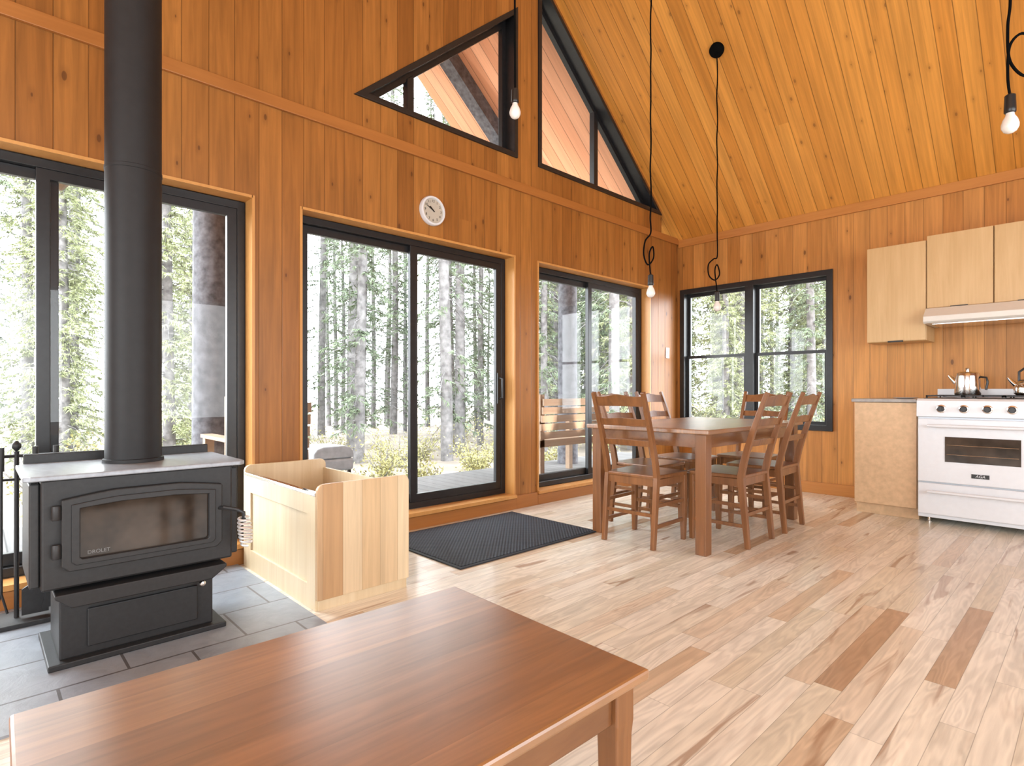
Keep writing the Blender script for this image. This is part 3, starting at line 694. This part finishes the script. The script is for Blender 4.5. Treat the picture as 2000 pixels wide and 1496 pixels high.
# trees
def make_tree(idx,dense,mat,low=.8,lf=.8,lean=0,spread=1.0):
    rnd=random.Random(idx*13+5)
    H=14+rnd.random()*3; rt=root('spruce_tree',(0,0,0),'slender spruce with grey trunk and drooping twigs','tree',group='forest spruces')
    pts=[];rad=[]
    cx=lambda t:.16*math.sin(t*5+idx)*t+lean*t; cyy=lambda t:.16*math.cos(t*4+idx)*t
    for i in range(14):
        t=i/13; pts.append((cx(t),cyy(t),H*t-.1)); rad.append(.10*(1-t)**.8+.01)
    part(MB().tube(pts,rad,9),'trunk',m_bark,rt,smooth=True)
    def cen(z): t=(z+.1)/H; return Vector((cx(t),cyy(t),z))
    fo=MB(); br=MB()
    nb=int(150*dense)
    for k in range(nb):
        z=low+(H-low-.4)*(k/nb); a=rnd.random()*6.283; L=spread*(.25+rnd.random()*.85)*(1-.45*z/H)
        c=cen(z); dirv=Vector((math.cos(a),math.sin(a),0)); droop=-.1-.75*rnd.random()
        if z>H*.7: droop*=.3
        P=[c+dirv*L*t+Vector((0,0,droop*L*t*t*1.3)) for t in (0,.35,.7,1)]
        br.tube([tuple(p) for p in P],[.009,.007,.005,.002],3,cap=False)
        side=Vector((-math.sin(a),math.cos(a),0))
        leafy=rnd.random()<(lf*.75 if z<3 else lf)
        for q in range(5):
            t=.25+.15*q; p=c+dirv*L*t+Vector((0,0,droop*L*t*t*1.3)); sg=1 if q%2 else -1
            sd=(dirv*.7+side*sg*(.6+.3*rnd.random())+Vector((0,0,-.5*rnd.random()))).normalized(); TL=L*.38
            br.tube([tuple(p),tuple(p+sd*TL)],[.004,.0015],3,cap=False)
            if leafy:
                for h in range(15):
                    pp=p+sd*TL*(.1+.9*rnd.random()); nd=(sd*.6+Vector((rnd.uniform(-1,1),rnd.uniform(-1,1),rnd.uniform(-1.2,.2)))).normalized()*(.05+.06*rnd.random())
                    w_=nd.cross(Vector((rnd.uniform(-1,1),rnd.uniform(-1,1),rnd.uniform(-1,1)))).normalized()*.012
                    b=len(fo.v); fo.v+=[tuple(pp-w_),tuple(pp+w_),tuple(pp+nd*1.3)]; fo.f.append((b,b+1,b+2))
    part(br,'branches',m_bark,rt); part(fo,'foliage',mat,rt,kind='stuff')
    return rt
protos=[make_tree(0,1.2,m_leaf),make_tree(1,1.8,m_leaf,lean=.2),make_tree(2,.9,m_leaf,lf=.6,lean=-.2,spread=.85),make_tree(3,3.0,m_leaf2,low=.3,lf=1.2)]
rnd=random.Random(42); placed=[]
def place(kind,x,y,sc=None):
    sc=sc or rnd.uniform(.65,1.2); zz=gz(x,y)
    p=protos[kind]
    if not placed_first[kind]:
        p.location=(x,y,zz); p.rotation_euler=(0,0,rnd.random()*6); p.scale=(sc,)*3; placed_first[kind]=True
    else: clone(p,(x,y,zz),rnd.random()*6.28,scale=(sc,)*3)
    placed.append((x,y))
placed_first=[False]*4
def scatter(n,a0,a1,r0,r1,kinds,mind=1.4):
    c=0; tries=0
    while c<n and tries<6000:
        tries+=1
        a=math.radians(rnd.uniform(a0,a1)); r=math.sqrt(rnd.uniform(r0*r0,r1*r1))
        x,y=-r*math.cos(a),r*math.sin(a)
        if x>-6.3 and y<9.0: continue
        if any((x-p)**2+(y-q)**2<mind**2 for p,q in placed): continue
        place(rnd.choice(kinds),x,y); c+=1
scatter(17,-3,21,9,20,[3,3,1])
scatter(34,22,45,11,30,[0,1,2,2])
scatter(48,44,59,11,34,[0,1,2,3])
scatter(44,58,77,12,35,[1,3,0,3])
def bush(x,y,s_):
    rn=random.Random(int(x*91+y*17)); m=MB(); z=gz(x,y)
    rt=root('bush',(x,y,z),'low yellow green leafy shrub','shrub',group='shrubs by the porch')
    st=MB()
    for k in range(30):
        a=rn.random()*6.28; l=s_*(.3+.7*rn.random()); tip=Vector((x+math.cos(a)*l*.7,y+math.sin(a)*l*.7,z+l*(.6+.5*rn.random())))
        st.tube([(x,y,z-.02),tuple(tip)],[.006,.002],3,cap=False)
        for q in range(30):
            t=.15+.85*rn.random(); p=Vector((x,y,z)).lerp(tip,t)+Vector([rn.gauss(0,.07) for _ in range(3)])
            d1=Vector([rn.uniform(-1,1) for _ in range(3)]).normalized()*.026; d2=d1.cross(Vector([rn.uniform(-1,1) for _ in range(3)])).normalized()*.011
            b=len(m.v); m.v+=[tuple(p-d1),tuple(p+d2),tuple(p+d1),tuple(p-d2)]; m.f.append((b,b+1,b+2,b+3))
    part(st,'stems',m_bark,rt); part(m,'leaves',m_bush,rt,kind='stuff')
for x,y,s_ in ((-6.3,5.3,.6),(-6.1,4.2,.5),(-7.1,6.0,.7),(-7.4,4.4,.6),(-6.0,6.6,.7),(-8.0,7.3,.9),(-6.1,3.2,.35),(-8.6,5.4,.8),(-7.2,.6,.7),(-7.8,-.6,.9),(-5.2,9.0,.9),(-3.9,9.4,.8),(-2.7,9.2,.7),(-6.7,8.8,.9),(-7.4,2.8,.4),(-9.6,6.6,.8),(-9.2,3.8,.5),(-10.6,8.2,.9),(-9.0,9.4,.9),(-10.8,5.2,.7),(-11.5,2.6,.6),(-5.4,11.5,1.1),(-7.6,11.4,1.1),(-3.2,11.6,1.1),(-9.8,1.4,.8),(-9.8,-1.0,.9)): bush(x,y,s_)

# ------------------------------------------------------------------ light
wd=D.worlds.new('World'); SC.world=wd; wd.use_nodes=True
bg=wd.node_tree.nodes['Background']; bg.inputs[0].default_value=(.90,.96,1,1); bg.inputs[1].default_value=12.0
def area(name,loc,rot,sx,sy,pw,col):
    l=D.lights.new(name,'AREA'); l.shape='RECTANGLE'; l.size=sx; l.size_y=sy; l.energy=pw; l.color=col
    o=D.objects.new(name,l); COL.objects.link(o); o.location=loc; o.rotation_euler=rot
for nm,bx in (('trim_6',(XE+.12,XE+.14,-2.4,4.2,.5,2.5)),('trim_7',(-2.4,2.2,YS-.14,YS-.12,.5,2.5))):
    struct(MB().box(*bx).obj(nm,m_canvas,label='cream roller blind closing the added opening'))  # closes each added opening behind its fill lamp
area('fill_light_east',(XE+.10,.9,1.5),(0,math.radians(90),0),1.9,6.4,250,(.90,.96,1))  # added fill lamp standing in the east opening
area('fill_light_south',(-.1,YS-.10,1.5),(math.radians(90),0,0),4.4,1.9,200,(.90,.96,1))  # second added fill lamp, in the south opening
# added narrow fill spots, no real fixtures, brightening the porch soffit
for y in (3.75,4.25,4.75,5.25,5.75):
    l=D.lights.new('soffit_fill_spot','SPOT'); l.energy=170; l.spot_size=math.radians(27); l.spot_blend=.9; l.shadow_soft_size=0.0; l.color=(1,.95,.9)
    o=D.objects.new('soffit_fill_spot',l); COL.objects.link(o); o.location=(-3.72,y,.1)
    o.rotation_euler=(Vector((-4.65,min(y,5.3),4.0))-Vector(o.location)).to_track_quat('-Z','Y').to_euler()

# ------------------------------------------------------------------ camera
cam=D.cameras.new('Camera'); co=D.objects.new('Camera',cam); COL.objects.link(co); SC.camera=co
co.location=(0,0,1.0); co.rotation_euler=(math.pi/2,0,math.radians(46.4))
cam.sensor_width=36; cam.lens=1102/2000*36; cam.shift_y=.0075; cam.clip_start=.02; cam.clip_end=300
SC.view_settings.view_transform='Standard'; SC.view_settings.look='None'; SC.view_settings.exposure=0.2
